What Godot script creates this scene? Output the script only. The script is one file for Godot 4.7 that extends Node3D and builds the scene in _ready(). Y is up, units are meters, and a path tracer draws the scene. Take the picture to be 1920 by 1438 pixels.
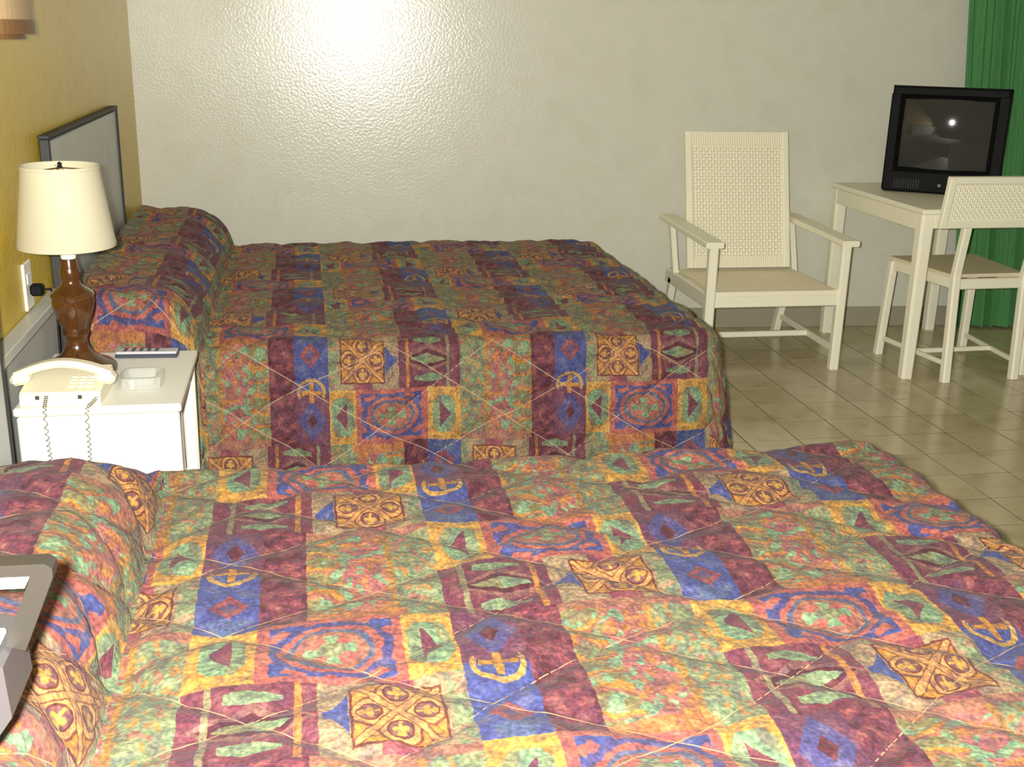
extends Node3D
# A motel room: two beds with patchwork-print quilts, a nightstand, rattan furniture and an old television, lit by the camera's flash.

var mats := {}
var counts := {}

# ------------------------------------------------------------------ mesh collector
class Shape:
	var v := PackedVector3Array()
	var n := PackedVector3Array()
	var uv := PackedVector2Array()
	var c := PackedColorArray()

	func tri(a: Vector3, b: Vector3, d: Vector3, na: Vector3, nb: Vector3, nd: Vector3, ua := Vector2.ZERO, ub := Vector2.ZERO, ud := Vector2.ZERO) -> void:
		var g := (b - a).cross(d - a)
		if g.length_squared() < 1e-18:
			return
		if g.dot(na + nb + nd) > 0.0:
			v.append_array([a, d, b]); n.append_array([na, nd, nb]); uv.append_array([ua, ud, ub])
		else:
			v.append_array([a, b, d]); n.append_array([na, nb, nd]); uv.append_array([ua, ub, ud])

	# flat polygon, turned away from the point «inside»
	func poly(pts: Array, inside: Vector3) -> void:
		var nn := Vector3.ZERO
		var mid := Vector3.ZERO
		for i in pts.size():
			var a: Vector3 = pts[i]
			var b: Vector3 = pts[(i + 1) % pts.size()]
			nn += a.cross(b)
			mid += a / pts.size()
		nn = nn.normalized()
		if nn.dot(mid - inside) < 0.0:
			nn = -nn
		for i in range(1, pts.size() - 1):
			tri(pts[0], pts[i], pts[i + 1], nn, nn, nn)

	# box with chamfered edges
	func box(c0: Vector3, size: Vector3, bev := 0.004, basis := Basis()) -> void:
		var h := size / 2.0
		bev = minf(bev, minf(h.x, minf(h.y, h.z)) * 0.8)
		var P := func(sx: float, sy: float, sz: float, axis: int) -> Vector3:
			var q := Vector3(sx * (h.x - bev), sy * (h.y - bev), sz * (h.z - bev))
			q[axis] += [sx, sy, sz][axis] * bev
			return c0 + basis * q
		for s in [-1.0, 1.0]:
			poly([P.call(s, -1, -1, 0), P.call(s, 1, -1, 0), P.call(s, 1, 1, 0), P.call(s, -1, 1, 0)], c0)
			poly([P.call(-1, s, -1, 1), P.call(1, s, -1, 1), P.call(1, s, 1, 1), P.call(-1, s, 1, 1)], c0)
			poly([P.call(-1, -1, s, 2), P.call(1, -1, s, 2), P.call(1, 1, s, 2), P.call(-1, 1, s, 2)], c0)
			for t in [-1.0, 1.0]:
				poly([P.call(s, t, -1, 0), P.call(s, t, 1, 0), P.call(s, t, 1, 1), P.call(s, t, -1, 1)], c0)
				poly([P.call(s, -1, t, 0), P.call(s, 1, t, 0), P.call(s, 1, t, 2), P.call(s, -1, t, 2)], c0)
				poly([P.call(-1, s, t, 1), P.call(1, s, t, 1), P.call(1, s, t, 2), P.call(-1, s, t, 2)], c0)
				for w in [-1.0, 1.0]:
					poly([P.call(s, t, w, 0), P.call(s, t, w, 1), P.call(s, t, w, 2)], c0)

	# bar from a to b with a chamfered rectangular section that may taper; side = direction of its width
	func bar(a: Vector3, b: Vector3, side: Vector3, wa: float, da: float, wb := -1.0, db := -1.0, ch := 0.18) -> void:
		if wb < 0.0: wb = wa
		if db < 0.0: db = da
		var ax := (b - a).normalized()
		var sx := (side - ax * side.dot(ax)).normalized()
		var sy := ax.cross(sx)
		var ring := func(o: Vector3, w: float, d: float) -> Array:
			var k := minf(w, d) * ch
			var out := []
			for q in [[1, 1, 0], [1, 1, 1], [-1, 1, 1], [-1, 1, 0], [-1, -1, 0], [-1, -1, 1], [1, -1, 1], [1, -1, 0]]:
				var x: float = q[0] * (w / 2.0 - (k if q[2] == 1 else 0.0))
				var y: float = q[1] * (d / 2.0 - (k if q[2] == 0 else 0.0))
				out.append(o + sx * x + sy * y)
			return out
		var ra: Array = ring.call(a, wa, da)
		var rb: Array = ring.call(b, wb, db)
		var mid := (a + b) / 2.0
		for i in 8:
			var j := (i + 1) % 8
			poly([ra[i], ra[j], rb[j], rb[i]], mid)
		poly(ra, mid)
		poly(rb, mid)

	# round tube along a path
	func tube(path: Array, r: float, sides := 8, r_end := -1.0, flat := 1.0) -> void:
		if path.size() < 2: return
		var rings := []
		var nr := []
		var up := Vector3.UP
		var first: Vector3 = (path[1] - path[0]).normalized()
		if absf(first.dot(up)) > 0.9: up = Vector3.RIGHT
		for i in path.size():
			var t: Vector3 = (path[mini(i + 1, path.size() - 1)] - path[maxi(i - 1, 0)]).normalized()
			var s := (up - t * up.dot(t)).normalized()
			up = s
			var q := t.cross(s)
			var rad := r if r_end < 0.0 else lerpf(r, r_end, float(i) / (path.size() - 1))
			var a := []
			var b := []
			for k in sides:
				var an := TAU * k / sides
				var dir := s * cos(an) * flat + q * sin(an)
				a.append(path[i] + dir * rad)
				b.append(dir.normalized())
			rings.append(a); nr.append(b)
		for i in path.size() - 1:
			for k in sides:
				var l := (k + 1) % sides
				tri(rings[i][k], rings[i][l], rings[i + 1][l], nr[i][k], nr[i][l], nr[i + 1][l])
				tri(rings[i][k], rings[i + 1][l], rings[i + 1][k], nr[i][k], nr[i + 1][l], nr[i + 1][k])
		poly(rings[0], path[1])
		poly(rings[-1], path[-2])

	# surface of revolution about the y axis through o; profile = [[radius, height], ...]; corners sharper than 40 degrees stay sharp
	func lathe(o: Vector3, prof: Array, segs := 40, inward := false) -> void:
		var nrm := []
		for i in prof.size() - 1:
			var d := Vector2(prof[i + 1][0] - prof[i][0], prof[i + 1][1] - prof[i][1])
			nrm.append(Vector2(d.y, -d.x).normalized() * (-1.0 if inward else 1.0))
		for i in prof.size() - 1:
			var n0: Vector2 = nrm[i]
			var n1: Vector2 = nrm[i]
			if i > 0 and nrm[i].dot(nrm[i - 1]) > 0.72: n0 = (nrm[i] + nrm[i - 1]).normalized()
			if i < nrm.size() - 1 and nrm[i].dot(nrm[i + 1]) > 0.72: n1 = (nrm[i] + nrm[i + 1]).normalized()
			for k in segs:
				var a0 := TAU * k / segs
				var a1 := TAU * (k + 1) / segs
				var c0 := Vector3(cos(a0), 0, sin(a0))
				var c1 := Vector3(cos(a1), 0, sin(a1))
				var p00: Vector3 = o + c0 * prof[i][0] + Vector3.UP * prof[i][1]
				var p01: Vector3 = o + c1 * prof[i][0] + Vector3.UP * prof[i][1]
				var p10: Vector3 = o + c0 * prof[i + 1][0] + Vector3.UP * prof[i + 1][1]
				var p11: Vector3 = o + c1 * prof[i + 1][0] + Vector3.UP * prof[i + 1][1]
				var m00 := c0 * n0.x + Vector3.UP * n0.y
				var m01 := c1 * n0.x + Vector3.UP * n0.y
				var m10 := c0 * n1.x + Vector3.UP * n1.y
				var m11 := c1 * n1.x + Vector3.UP * n1.y
				tri(p00, p01, p11, m00, m01, m11)
				tri(p00, p11, p10, m00, m11, m10)

	# polygon (2D points, convex or not) in the plane (ex, ey) at o, extruded by depth along ez
	func prism(o: Vector3, ex: Vector3, ey: Vector3, ez: Vector3, pts: PackedVector2Array) -> void:
		var idx := Geometry2D.triangulate_polygon(pts)
		var nz := ez.normalized()
		var at := func(q: Vector2, k: float) -> Vector3: return o + ex * q.x + ey * q.y + ez * k
		for i in range(0, idx.size(), 3):
			tri(at.call(pts[idx[i]], 0.0), at.call(pts[idx[i + 1]], 0.0), at.call(pts[idx[i + 2]], 0.0), -nz, -nz, -nz)
			tri(at.call(pts[idx[i]], 1.0), at.call(pts[idx[i + 1]], 1.0), at.call(pts[idx[i + 2]], 1.0), nz, nz, nz)
		var ccw := not Geometry2D.is_polygon_clockwise(pts)
		for i in pts.size():
			var a := pts[i]
			var b := pts[(i + 1) % pts.size()]
			var d := (b - a).normalized()
			var nn := (ex.normalized() * d.y - ey.normalized() * d.x) * (1.0 if ccw else -1.0)
			tri(at.call(a, 0.0), at.call(b, 0.0), at.call(b, 1.0), nn, nn, nn)
			tri(at.call(a, 0.0), at.call(b, 1.0), at.call(a, 1.0), nn, nn, nn)

	# grid of points with smooth normals; skip = callable telling which cells to leave out
	func grid(pts: Array, cols: int, rows: int, uvs := PackedVector2Array(), up := Vector3.UP) -> void:
		var nn := PackedVector3Array()
		nn.resize(cols * rows)
		for j in rows:
			for i in cols:
				var dx: Vector3 = pts[j * cols + mini(i + 1, cols - 1)] - pts[j * cols + maxi(i - 1, 0)]
				var dy: Vector3 = pts[mini(j + 1, rows - 1) * cols + i] - pts[maxi(j - 1, 0) * cols + i]
				var q := dy.cross(dx)
				nn[j * cols + i] = q.normalized() if q.length_squared() > 1e-16 else up
		for j in rows - 1:
			for i in cols - 1:
				var a := j * cols + i
				var b := a + 1
				var d := a + cols
				var e := d + 1
				var ua := Vector2.ZERO; var ub := ua; var ud := ua; var ue := ua
				if uvs.size() > 0:
					ua = uvs[a]; ub = uvs[b]; ud = uvs[d]; ue = uvs[e]
				tri(pts[a], pts[b], pts[e], nn[a], nn[b], nn[e], ua, ub, ue)
				tri(pts[a], pts[e], pts[d], nn[a], nn[e], nn[d], ua, ue, ud)

	func mesh(material: Material) -> ArrayMesh:
		var arr := []
		arr.resize(Mesh.ARRAY_MAX)
		arr[Mesh.ARRAY_VERTEX] = v
		arr[Mesh.ARRAY_NORMAL] = n
		arr[Mesh.ARRAY_TEX_UV] = uv
		var m := ArrayMesh.new()
		m.add_surface_from_arrays(Mesh.PRIMITIVE_TRIANGLES, arr)
		m.surface_set_material(0, material)
		return m

# ------------------------------------------------------------------ nodes
func numbered(called: String) -> String:
	counts[called] = counts.get(called, 0) + 1
	return called if counts[called] == 1 else "%s_%03d" % [called, counts[called] - 1]

func part(called: String, s: Shape, m: Material, parent: Node3D, label := "", kind := "") -> MeshInstance3D:
	var o := MeshInstance3D.new()
	o.name = called
	o.mesh = s.mesh(m)
	parent.add_child(o, true)
	if label: o.set_meta("label", label)
	if kind: o.set_meta("kind", kind)
	return o

func thing(called: String, label: String, category: String, at := Vector3.ZERO, turn := 0.0, group := "") -> Node3D:
	var o := Node3D.new()
	o.name = numbered(called)
	add_child(o)
	o.position = at
	o.rotation.y = turn
	o.set_meta("label", label)
	o.set_meta("category", category)
	if group: o.set_meta("group", group)
	return o

func struct(called: String, s: Shape, m: Material, label := "", category := "") -> MeshInstance3D:
	var o := MeshInstance3D.new()
	o.name = called
	o.mesh = s.mesh(m)
	add_child(o)
	o.set_meta("kind", "structure")
	if label: o.set_meta("label", label)
	if category: o.set_meta("category", category)
	return o

func rgb8(r: float, g: float, b: float) -> Color:
	return Color(r / 255.0, g / 255.0, b / 255.0)

func mat(col: Color, rough := 0.6, metal := 0.0) -> StandardMaterial3D:
	var m := StandardMaterial3D.new()
	m.albedo_color = col
	m.roughness = rough
	m.metallic = metal
	return m

func noise_tex(freq: float, seed_: int, ramp: Array, size := 512, octaves := 4, type := FastNoiseLite.TYPE_SIMPLEX_SMOOTH) -> NoiseTexture2D:
	var f := FastNoiseLite.new()
	f.seed = seed_
	f.noise_type = type
	f.frequency = freq
	f.fractal_octaves = octaves
	var t := NoiseTexture2D.new()
	t.width = size
	t.height = size
	t.seamless = true
	t.noise = f
	var g := Gradient.new()
	g.offsets = PackedFloat32Array(range(ramp.size()).map(func(i): return float(i) / (ramp.size() - 1)))
	g.colors = PackedColorArray(ramp)
	t.color_ramp = g
	return t

func bump_tex(freq: float, seed_: int, strength: float, size := 512, octaves := 3) -> NoiseTexture2D:
	var f := FastNoiseLite.new()
	f.seed = seed_
	f.noise_type = FastNoiseLite.TYPE_SIMPLEX_SMOOTH
	f.frequency = freq
	f.fractal_octaves = octaves
	var t := NoiseTexture2D.new()
	t.width = size
	t.height = size
	t.seamless = true
	t.as_normal_map = true
	t.bump_strength = strength
	t.noise = f
	return t

# ------------------------------------------------------------------ the print on the quilts
var nz1 := FastNoiseLite.new()
var nz2 := FastNoiseLite.new()

const MAROON := Color(0.50, 0.20, 0.28)
const DEEP := Color(0.37, 0.10, 0.16)
const BLUE := Color(0.27, 0.32, 0.63)
const PURPLE := Color(0.38, 0.26, 0.47)
const GOLD := Color(0.82, 0.53, 0.16)
const YELLOW := Color(0.88, 0.63, 0.22)
const SALMON := Color(0.78, 0.36, 0.31)
const PINK := Color(0.77, 0.30, 0.36)
const SAGE := Color(0.52, 0.54, 0.36)
const MINT := Color(0.50, 0.66, 0.47)
const TAN := Color(0.68, 0.55, 0.40)
const OLIVE := Color(0.60, 0.49, 0.25)
const BROWN := Color(0.46, 0.18, 0.12)
const PEACH := Color(0.88, 0.60, 0.30)

func ornate(x: float, y: float) -> Color:
	# a scrollwork tile: gold ground, four heart loops between the arms of a saltire
	var ax := absf(x)
	var ay := absf(y)
	if maxf(ax, ay) > 0.94: return BROWN
	var col := GOLD
	var d := absf(ax - ay)
	if d < 0.15: return PEACH if d < 0.10 else BROWN.lerp(PEACH, 0.25)
	var p := Vector2(ax, ay)
	if ay > ax: p = Vector2(ay, ax)
	# p.x runs outwards, p.y across
	var q := Vector2(p.x - 0.64, p.y)
	var r := q.length() + 0.16 * q.x
	if r > 0.40: col = GOLD if r > 0.46 else BROWN.lerp(GOLD, 0.2)
	elif r > 0.28: col = PEACH
	elif r > 0.235: col = BROWN
	else:
		col = MAROON.lerp(TAN, 0.35)
		if Vector2(p.x - 0.76, p.y).length() < 0.10 or Vector2(p.x - 0.60, p.y - 0.10).length() < 0.085 or absf(p.y) < 0.035: col = YELLOW
	return col

func medallion(x: float, y: float, w: float) -> Color:
	# blue ground in a salmon border with rings of salmon and mint
	var ax := absf(x)
	var ay := absf(y)
	if ax > 0.86 or ay > 0.84: return SALMON
	var r := Vector2(x * 0.95, y * 1.0).length() + w * 0.10
	if r > 0.98: return BLUE
	if r > 0.84: return SALMON if fmod(atan2(y, x) * 3.0 + 20.0, 2.0) < 1.1 else BLUE
	if r > 0.72: return BLUE.lerp(PURPLE, 0.4)
	if r > 0.60: return SALMON
	if r > 0.50: return BLUE.lerp(SAGE, 0.35)
	if r > 0.36: return SALMON.lerp(SAGE, 0.3)
	if r > 0.2: return MINT if fmod(atan2(y, x) * 2.0 / PI + 8.25, 1.0) < 0.5 else SALMON
	return SAGE

func goldsquare(x: float, y: float, flip: float) -> Color:
	var ax := absf(x)
	var ay := absf(y)
	if maxf(ax, ay) > 0.70: return YELLOW
	if ax + ay > 1.12: return GOLD
	x *= flip
	if x > -0.42 and x < 0.26 and ay < 0.36 * (x + 0.45) / 0.5: return MAROON
	if x >= 0.30 and ay < 0.5: return MINT.lerp(SAGE, 0.5)
	return MINT if y * x < 0.1 else SAGE

func print_at(u: float, v: float) -> Color:
	# u, v in units of the repeat's width; the repeat is 1 x 0.84 with a half drop
	if u >= 0.5:
		u -= 0.5
		v = fmod(v + 0.42, 0.84)
	var m := nz1.get_noise_2d(u * 900.0, v * 900.0)
	var k := nz2.get_noise_2d(u * 900.0, v * 900.0)
	var w := m
	if v < 0.205:
		var y := (v - 0.1025) / 0.1025
		if u < 0.125: return goldsquare((u - 0.065) / 0.06, y, 1.0)
		if u < 0.40: return medallion((u - 0.265) / 0.135, y, w)
		return goldsquare((u - 0.45) / 0.06, y, -1.0) if u < 0.5 else SAGE
	if v < 0.42:
		var y := (v - 0.3125) / 0.1075
		if u < 0.235:
			if u > 0.040 and u < 0.053: return SAGE.lerp(TAN, 0.4)
			if u > 0.195 and u < 0.208: return GOLD.lerp(SALMON, 0.25)
			var x := (u - 0.125) / 0.07
			if absf(x) * 0.55 + absf(y) * 2.6 < 0.55: return SAGE.lerp(MINT, 0.3 + 0.4 * signf(x))
			if absf(x) * 0.5 + absf(y) * 1.9 < 0.68: return DEEP
			if absf(x) * 0.55 + absf(y) * 1.6 < 0.86: return MAROON.lerp(TAN, 0.45)
			if absf(absf(y) - 0.66) < 0.17 * (1.0 - absf(x + 0.15) * 0.8) and absf(x) < 0.75: return MINT.lerp(SAGE, 0.4)
			if absf(x) < 1.0 and absf(y) > 0.5 and k > 0.1: return DEEP.lerp(MAROON, 0.5)
			return MAROON
		if absf(u - 0.372) < 0.083 and absf(y) < 0.80: return ornate((u - 0.372) / 0.083, y / 0.80)
		var tx := (u - 0.242) / 0.045
		if tx > 0.0 and tx < 1.0 and absf(y) < 0.10 + 0.42 * tx * tx: return BLUE
		if absf(y) > 0.80 and absf(u - 0.372) < 0.035: return MAROON.lerp(PINK, 0.5)
		if u > 0.465 and k > 0.0: return SAGE.lerp(MINT, 0.4)
		return TAN.lerp(SAGE, 0.35 if k > 0.15 else 0.0)
	# block of blue panel, maroon column and leafy green panel
	var b := (v - 0.42) / 0.42
	if u < 0.22:
		var rx := (u - 0.065) / 0.05
		var ry := (b - 0.47) / 0.115
		var ring := Vector2(rx, ry).length()
		if u < 0.125:
			if ring > 0.82 and ring < 1.06 and (ry > -0.35 or absf(rx) > 0.85): return YELLOW.lerp(TAN, 0.3)
			if ring < 0.75 and (absf(rx) < 0.16 or absf(ry + 0.05) < 0.16) : return GOLD
			if b < 0.46:
				var dx := absf(rx) * 0.8 + absf(b - 0.22) * 4.4
				if dx < 0.32: return DEEP
				if dx < 0.85: return PURPLE.lerp(BLUE, 0.55)
				return MAROON.lerp(PURPLE, 0.3)
			var dz := absf(rx) * 0.75 + absf(b - 0.80) * 6.0
			if dz < 0.30: return PURPLE
			if dz < 0.62: return MAROON.lerp(SALMON, 0.35)
			if b > 0.90 and absf(rx) + (b - 0.9) * 4.0 < 0.9: return BLUE.lerp(MINT, 0.22)
			return BLUE
		if k > 0.22: return MAROON.lerp(SALMON, 0.35)
		if k < -0.28: return DEEP
		return MAROON.lerp(DEEP, 0.2)
	var g := u - 0.22
	if b > 0.93 and g < 0.2: return GOLD.lerp(SALMON, 0.4)
	if b < 0.06: return SALMON.lerp(SAGE, 0.35)
	if g < 0.075:
		var band := fmod(b * 7.0 + m * 0.5 + 4.0, 1.0)
		if band < 0.22: return GOLD
		if band < 0.40: return SALMON.lerp(OLIVE, 0.35)
		return OLIVE.lerp(SAGE, 0.5) if k < 0.12 else MINT
	if g < 0.17:
		if k > 0.24: return MINT
		if k < -0.30: return GOLD.lerp(SALMON, 0.3)
		return SALMON.lerp(SAGE, 0.25) if m > -0.05 else PINK.lerp(TAN, 0.4)
	if g < 0.186: return GOLD.lerp(OLIVE, 0.4)
	if k > 0.36: return GOLD.lerp(TAN, 0.4)
	if k < -0.36: return SALMON.lerp(SAGE, 0.45)
	return SAGE.lerp(MINT, 0.35 + 0.5 * m)

func quilt_print() -> ImageTexture:
	nz1.seed = 11
	nz1.frequency = 0.012
	nz1.fractal_octaves = 3
	nz2.seed = 5
	nz2.frequency = 0.024
	nz2.fractal_octaves = 2
	var fine := FastNoiseLite.new()
	fine.seed = 77
	fine.frequency = 0.05
	fine.fractal_octaves = 3
	var W := 860
	var H := 722
	var data := PackedByteArray()
	data.resize(W * H * 3)
	for j in H:
		for i in W:
			var wob := fine.get_noise_2d(i * 0.7, j * 0.7)
			var wob2 := fine.get_noise_2d(i * 0.7 + 4000.0, j * 0.7)
			var u := fposmod((i + wob * 2.6) / W, 1.0)
			var v := fposmod((j + wob2 * 2.6) / H, 1.0) * 0.84
			var c := print_at(u, v)
			var t := fine.get_noise_2d(i * 1.9 + 900.0, j * 1.9)
			var h := nz2.get_noise_2d(i * 1.0 + 2000.0, j * 1.0)
			var f := 1.0 + t * 0.30 + h * 0.12
			# dye bleeding of one print colour into the next
			c = c.lerp(TAN if h > 0.0 else (SALMON if h > -0.2 else PURPLE), clampf(absf(h) * 0.45, 0.0, 0.22))
			var lum := c.r * 0.35 + c.g * 0.5 + c.b * 0.15
			c = c.lerp(Color(lum * 1.04, lum, lum * 0.92), 0.14)
			f *= 0.76
			var o := (j * W + i) * 3
			data[o] = int(clampf(c.r * f, 0.0, 1.0) * 255.0)
			data[o + 1] = int(clampf(c.g * f, 0.0, 1.0) * 255.0)
			data[o + 2] = int(clampf(c.b * f, 0.0, 1.0) * 255.0)
	return ImageTexture.create_from_image(Image.create_from_data(W, H, false, Image.FORMAT_RGB8, data))

# ------------------------------------------------------------------ bedspreads
class Spread:
	var x0: float; var length: float; var z0: float; var width: float; var top: float; var hem: float
	var r := 0.06
	var flare := 0.16
	var pil_h := 0.17
	var pil_from := 0.02
	var pil_to := 0.44
	var pil_fade := 0.0
	var pil_wall := 0.85    # height against the headboard, in pillow heights
	var crinkle := FastNoiseLite.new()
	var soft := FastNoiseLite.new()
	var arc := PackedFloat32Array()    # fabric length at x = i * 5 mm
	var extra := 0.0
	var tuck := 0.0    # fabric length at the tuck in front of the pillow
	var seed_ := 1

	func setup() -> void:
		crinkle.seed = seed_
		crinkle.frequency = 11.0
		crinkle.fractal_octaves = 2
		soft.seed = seed_ + 3
		soft.frequency = 2.4
		soft.fractal_octaves = 2
		var l := 0.0
		arc.append(0.0)
		for i in range(1, 200):
			l += Vector2(0.005, bump(i * 0.005) - bump((i - 1) * 0.005)).length()
			arc.append(l)
		extra = l - 199 * 0.005
		tuck = arc[int((pil_to + 0.02) / 0.005)]

	func bump(x: float) -> float:
		if x <= pil_from: return pil_h * pil_wall
		if x >= pil_to + 0.10: return 0.0
		var h := 0.0
		if x < pil_to:
			var k := (x - pil_from) / (pil_to - pil_from)
			if k < 0.45:
				h = pil_h * lerpf(pil_wall, 1.0, sin(k / 0.45 * PI / 2.0))
			else:
				h = pil_h * pow(maxf(0.0, 1.0 - pow((k - 0.45) / 0.55, 2.6)), 0.62)
		# the spread is tucked in under the pillow's front
		var d := (x - pil_to - 0.02) / 0.035
		return h - 0.014 * exp(-d * d)

	func x_of(s: float) -> float:
		if s >= arc[arc.size() - 1]: return s - extra
		var lo := 0
		var hi := arc.size() - 1
		while hi - lo > 1:
			var mid := (lo + hi) / 2
			if arc[mid] <= s: lo = mid
			else: hi = mid
		return (lo + (s - arc[lo]) / maxf(arc[hi] - arc[lo], 1e-6)) * 0.005

	# distance to the nearest quilting seam, 0..0.5 of a cell
	func seam(s: float, t: float) -> float:
		var a := s / 0.42 + t / 0.26 + 0.10 * sin(s * 9.0 + t * 4.0)
		var b := s / 0.42 - t / 0.26 + 0.10 * sin(s * 7.0 - t * 6.0 + 1.3)
		return minf(absf(fposmod(a, 1.0) - 0.5), absf(fposmod(b, 1.0) - 0.5))

	func at(s: float, t: float, lift := 0.0) -> Vector3:
		var lf := length + extra - r
		var es := maxf(0.0, s - lf)
		var et := 0.0
		if t < r: et = t - r
		elif t > width - r: et = t - (width - r)
		var x := x_of(minf(s, lf))
		var z := clampf(t, r, width - r)
		var d := Vector2(es, et).length()
		var dir := Vector2(es, et) / d if d > 1e-6 else Vector2.ZERO
		var q := r * PI / 2.0
		var th := minf(d / r, PI / 2.0)
		var out := r * sin(th)
		var down := r * (1.0 - cos(th))
		var full := top - hem
		if d > q:
			var e := minf(d - q, full - r)
			down += e
			# soft vertical folds that grow towards the hem
			var along := x * 1.0 + z * 1.0 + atan2(dir.y, dir.x) * 0.12
			var g := e / (full - r)
			out += flare * e + g * 0.020 * (sin(along * 13.0 + seed_) + 0.6 * sin(along * 29.0 + seed_ * 2.0))
		var wt := 1.0 if pil_fade <= 0.0 else smoothstep(0.0, pil_fade, t)
		var by := bump(x) * wt
		var y := top + by
		if d > 0.0:
			# the drop begins at whatever height the pillow lends it
			y = hem + (top + by - hem) * (1.0 - down / full)
		var nrm := Vector3(dir.x * sin(th), cos(th), dir.y * sin(th))
		if x < pil_to + 0.08 and x > 0.0 and d < 1e-6:
			var slope := (bump(x + 0.004) - bump(x - 0.004)) / 0.008
			nrm = Vector3(-slope * wt, 1.0, 0.0).normalized()
		var sd := seam(s, t)
		var puff := 0.014 * (1.0 - exp(-pow(sd / 0.11, 2.0))) - 0.004
		var wr := crinkle.get_noise_2d(s * 1.0, t * 1.6) * 0.0042 + soft.get_noise_2d(s, t) * 0.008
		return Vector3(x0 + x, y, z0 + z) + Vector3(dir.x, 0, dir.y) * out + nrm * (puff + wr + lift)

	func reach() -> float:
		return top - hem + r * (PI / 2.0 - 1.0)

func bedspread(sp: Spread, print_mat: Material, uv_of: Callable, on_pillow: Vector2, parent: Node3D, step := 0.0125) -> void:
	var s_max := sp.length + sp.extra - sp.r + sp.reach()
	var t_min := sp.r - sp.reach()
	var t_max := sp.width - sp.r + sp.reach()
	var cols := int(s_max / step) + 1
	var rows := int((t_max - t_min) / step) + 1
	var pts := []
	pts.resize(cols * rows)
	var uvs := PackedVector2Array()
	uvs.resize(cols * rows)
	for j in rows:
		var t := lerpf(t_min, t_max, float(j) / (rows - 1))
		for i in cols:
			var s := lerpf(0.0, s_max, float(i) / (cols - 1))
			# round off the corner of the cloth, so that its hem stays level
			var es := maxf(0.0, s - (sp.length + sp.extra - sp.r))
			var et := 0.0
			if t < sp.r: et = t - sp.r
			elif t > sp.width - sp.r: et = t - (sp.width - sp.r)
			var d := Vector2(es, et).length()
			var s2 := s
			var t2 := t
			if d > sp.reach():
				var k := sp.reach() / d
				s2 = s - es + es * k
				t2 = t - et + et * k
			pts[j * cols + i] = sp.at(s2, t2)
			uvs[j * cols + i] = uv_of.call(s2, t2)
	# the cloth is tucked in before the pillow, so its print breaks off there: two pieces of one sheet that meet in the tuck
	var sh := Shape.new()
	var cut := clampi(int(sp.tuck / s_max * (cols - 1)), 1, cols - 2)
	for piece in 2:
		var c0 := 0 if piece == 0 else cut
		var c1 := cut if piece == 0 else cols - 1
		var n := c1 - c0 + 1
		var pp := []
		pp.resize(n * rows)
		var uu := PackedVector2Array()
		uu.resize(n * rows)
		for jj in rows:
			for ii in n:
				pp[jj * n + ii] = pts[jj * cols + c0 + ii]
				uu[jj * n + ii] = uvs[jj * cols + c0 + ii] + (on_pillow if piece == 0 else Vector2.ZERO)
		sh.grid(pp, n, rows, uu)
	part("cover", sh, print_mat, parent, "quilted cotton cover printed with patchwork squares and scrolls")
	# the quilting thread, sewn along the seams
	var st := Shape.new()
	for fam in 2:
		for k in range(-20, 24):
			var prev := Vector3.INF
			var pw := Vector3.ZERO
			for i in range(0, 400):
				var s := s_max * i / 399.0
				# solve seam equation for t
				var t := 0.0
				for it in 5:
					if fam == 0: t = 0.26 * (k + 0.5 - s / 0.42 - 0.10 * sin(s * 9.0 + t * 4.0))
					else: t = -0.26 * (k + 0.5 - s / 0.42 - 0.10 * sin(s * 7.0 - t * 6.0 + 1.3))
				var es := maxf(0.0, s - (sp.length + sp.extra - sp.r))
				var et := 0.0
				if t < sp.r: et = t - sp.r
				elif t > sp.width - sp.r: et = t - (sp.width - sp.r)
				if Vector2(es, et).length() > sp.reach() - 0.02 or t < t_min or t > t_max:
					prev = Vector3.INF
					continue
				var a := sp.at(s, t, 0.0012)
				var da := sp.at(s + 0.004, t, 0.0012) - a
				var db := sp.at(s, t + 0.004, 0.0012) - a
				var nn := db.cross(da).normalized()
				if prev != Vector3.INF and prev.distance_to(a) < 0.06:
					var w := (a - prev).cross(nn).normalized() * 0.0011
					st.tri(prev - w, prev + w, a + w, nn, nn, nn)
					st.tri(prev - w, a + w, a - w, nn, nn, nn)
				prev = a
				pw = nn
	part("quilting_thread", st, mats.thread, parent, "pale stitched quilting lines", "stuff")

# ------------------------------------------------------------------ weaving
func weave(sh: Shape, o: Vector3, ex: Vector3, ey: Vector3, nrm: Vector3, w: float, h: float, pitch: float, thick: float) -> void:
	# strands over and under each other in the plane (ex, ey), w by h
	var nx := int(w / pitch)
	var ny := int(h / pitch)
	for j in ny + 1:
		var path := []
		for i in nx + 1:
			var up := 1.0 if (i + j) % 2 == 0 else -1.0
			path.append(o + ex * (w * i / nx) + ey * (h * j / ny) + nrm * up * thick * 0.7)
		sh.tube(path, pitch * 0.50, 6)
	for i in nx + 1:
		var path := []
		for j in ny + 1:
			var up := -1.0 if (i + j) % 2 == 0 else 1.0
			path.append(o + ex * (w * i / nx) + ey * (h * j / ny) + nrm * up * thick * 0.7)
		sh.tube(path, pitch * 0.42, 5)

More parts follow.
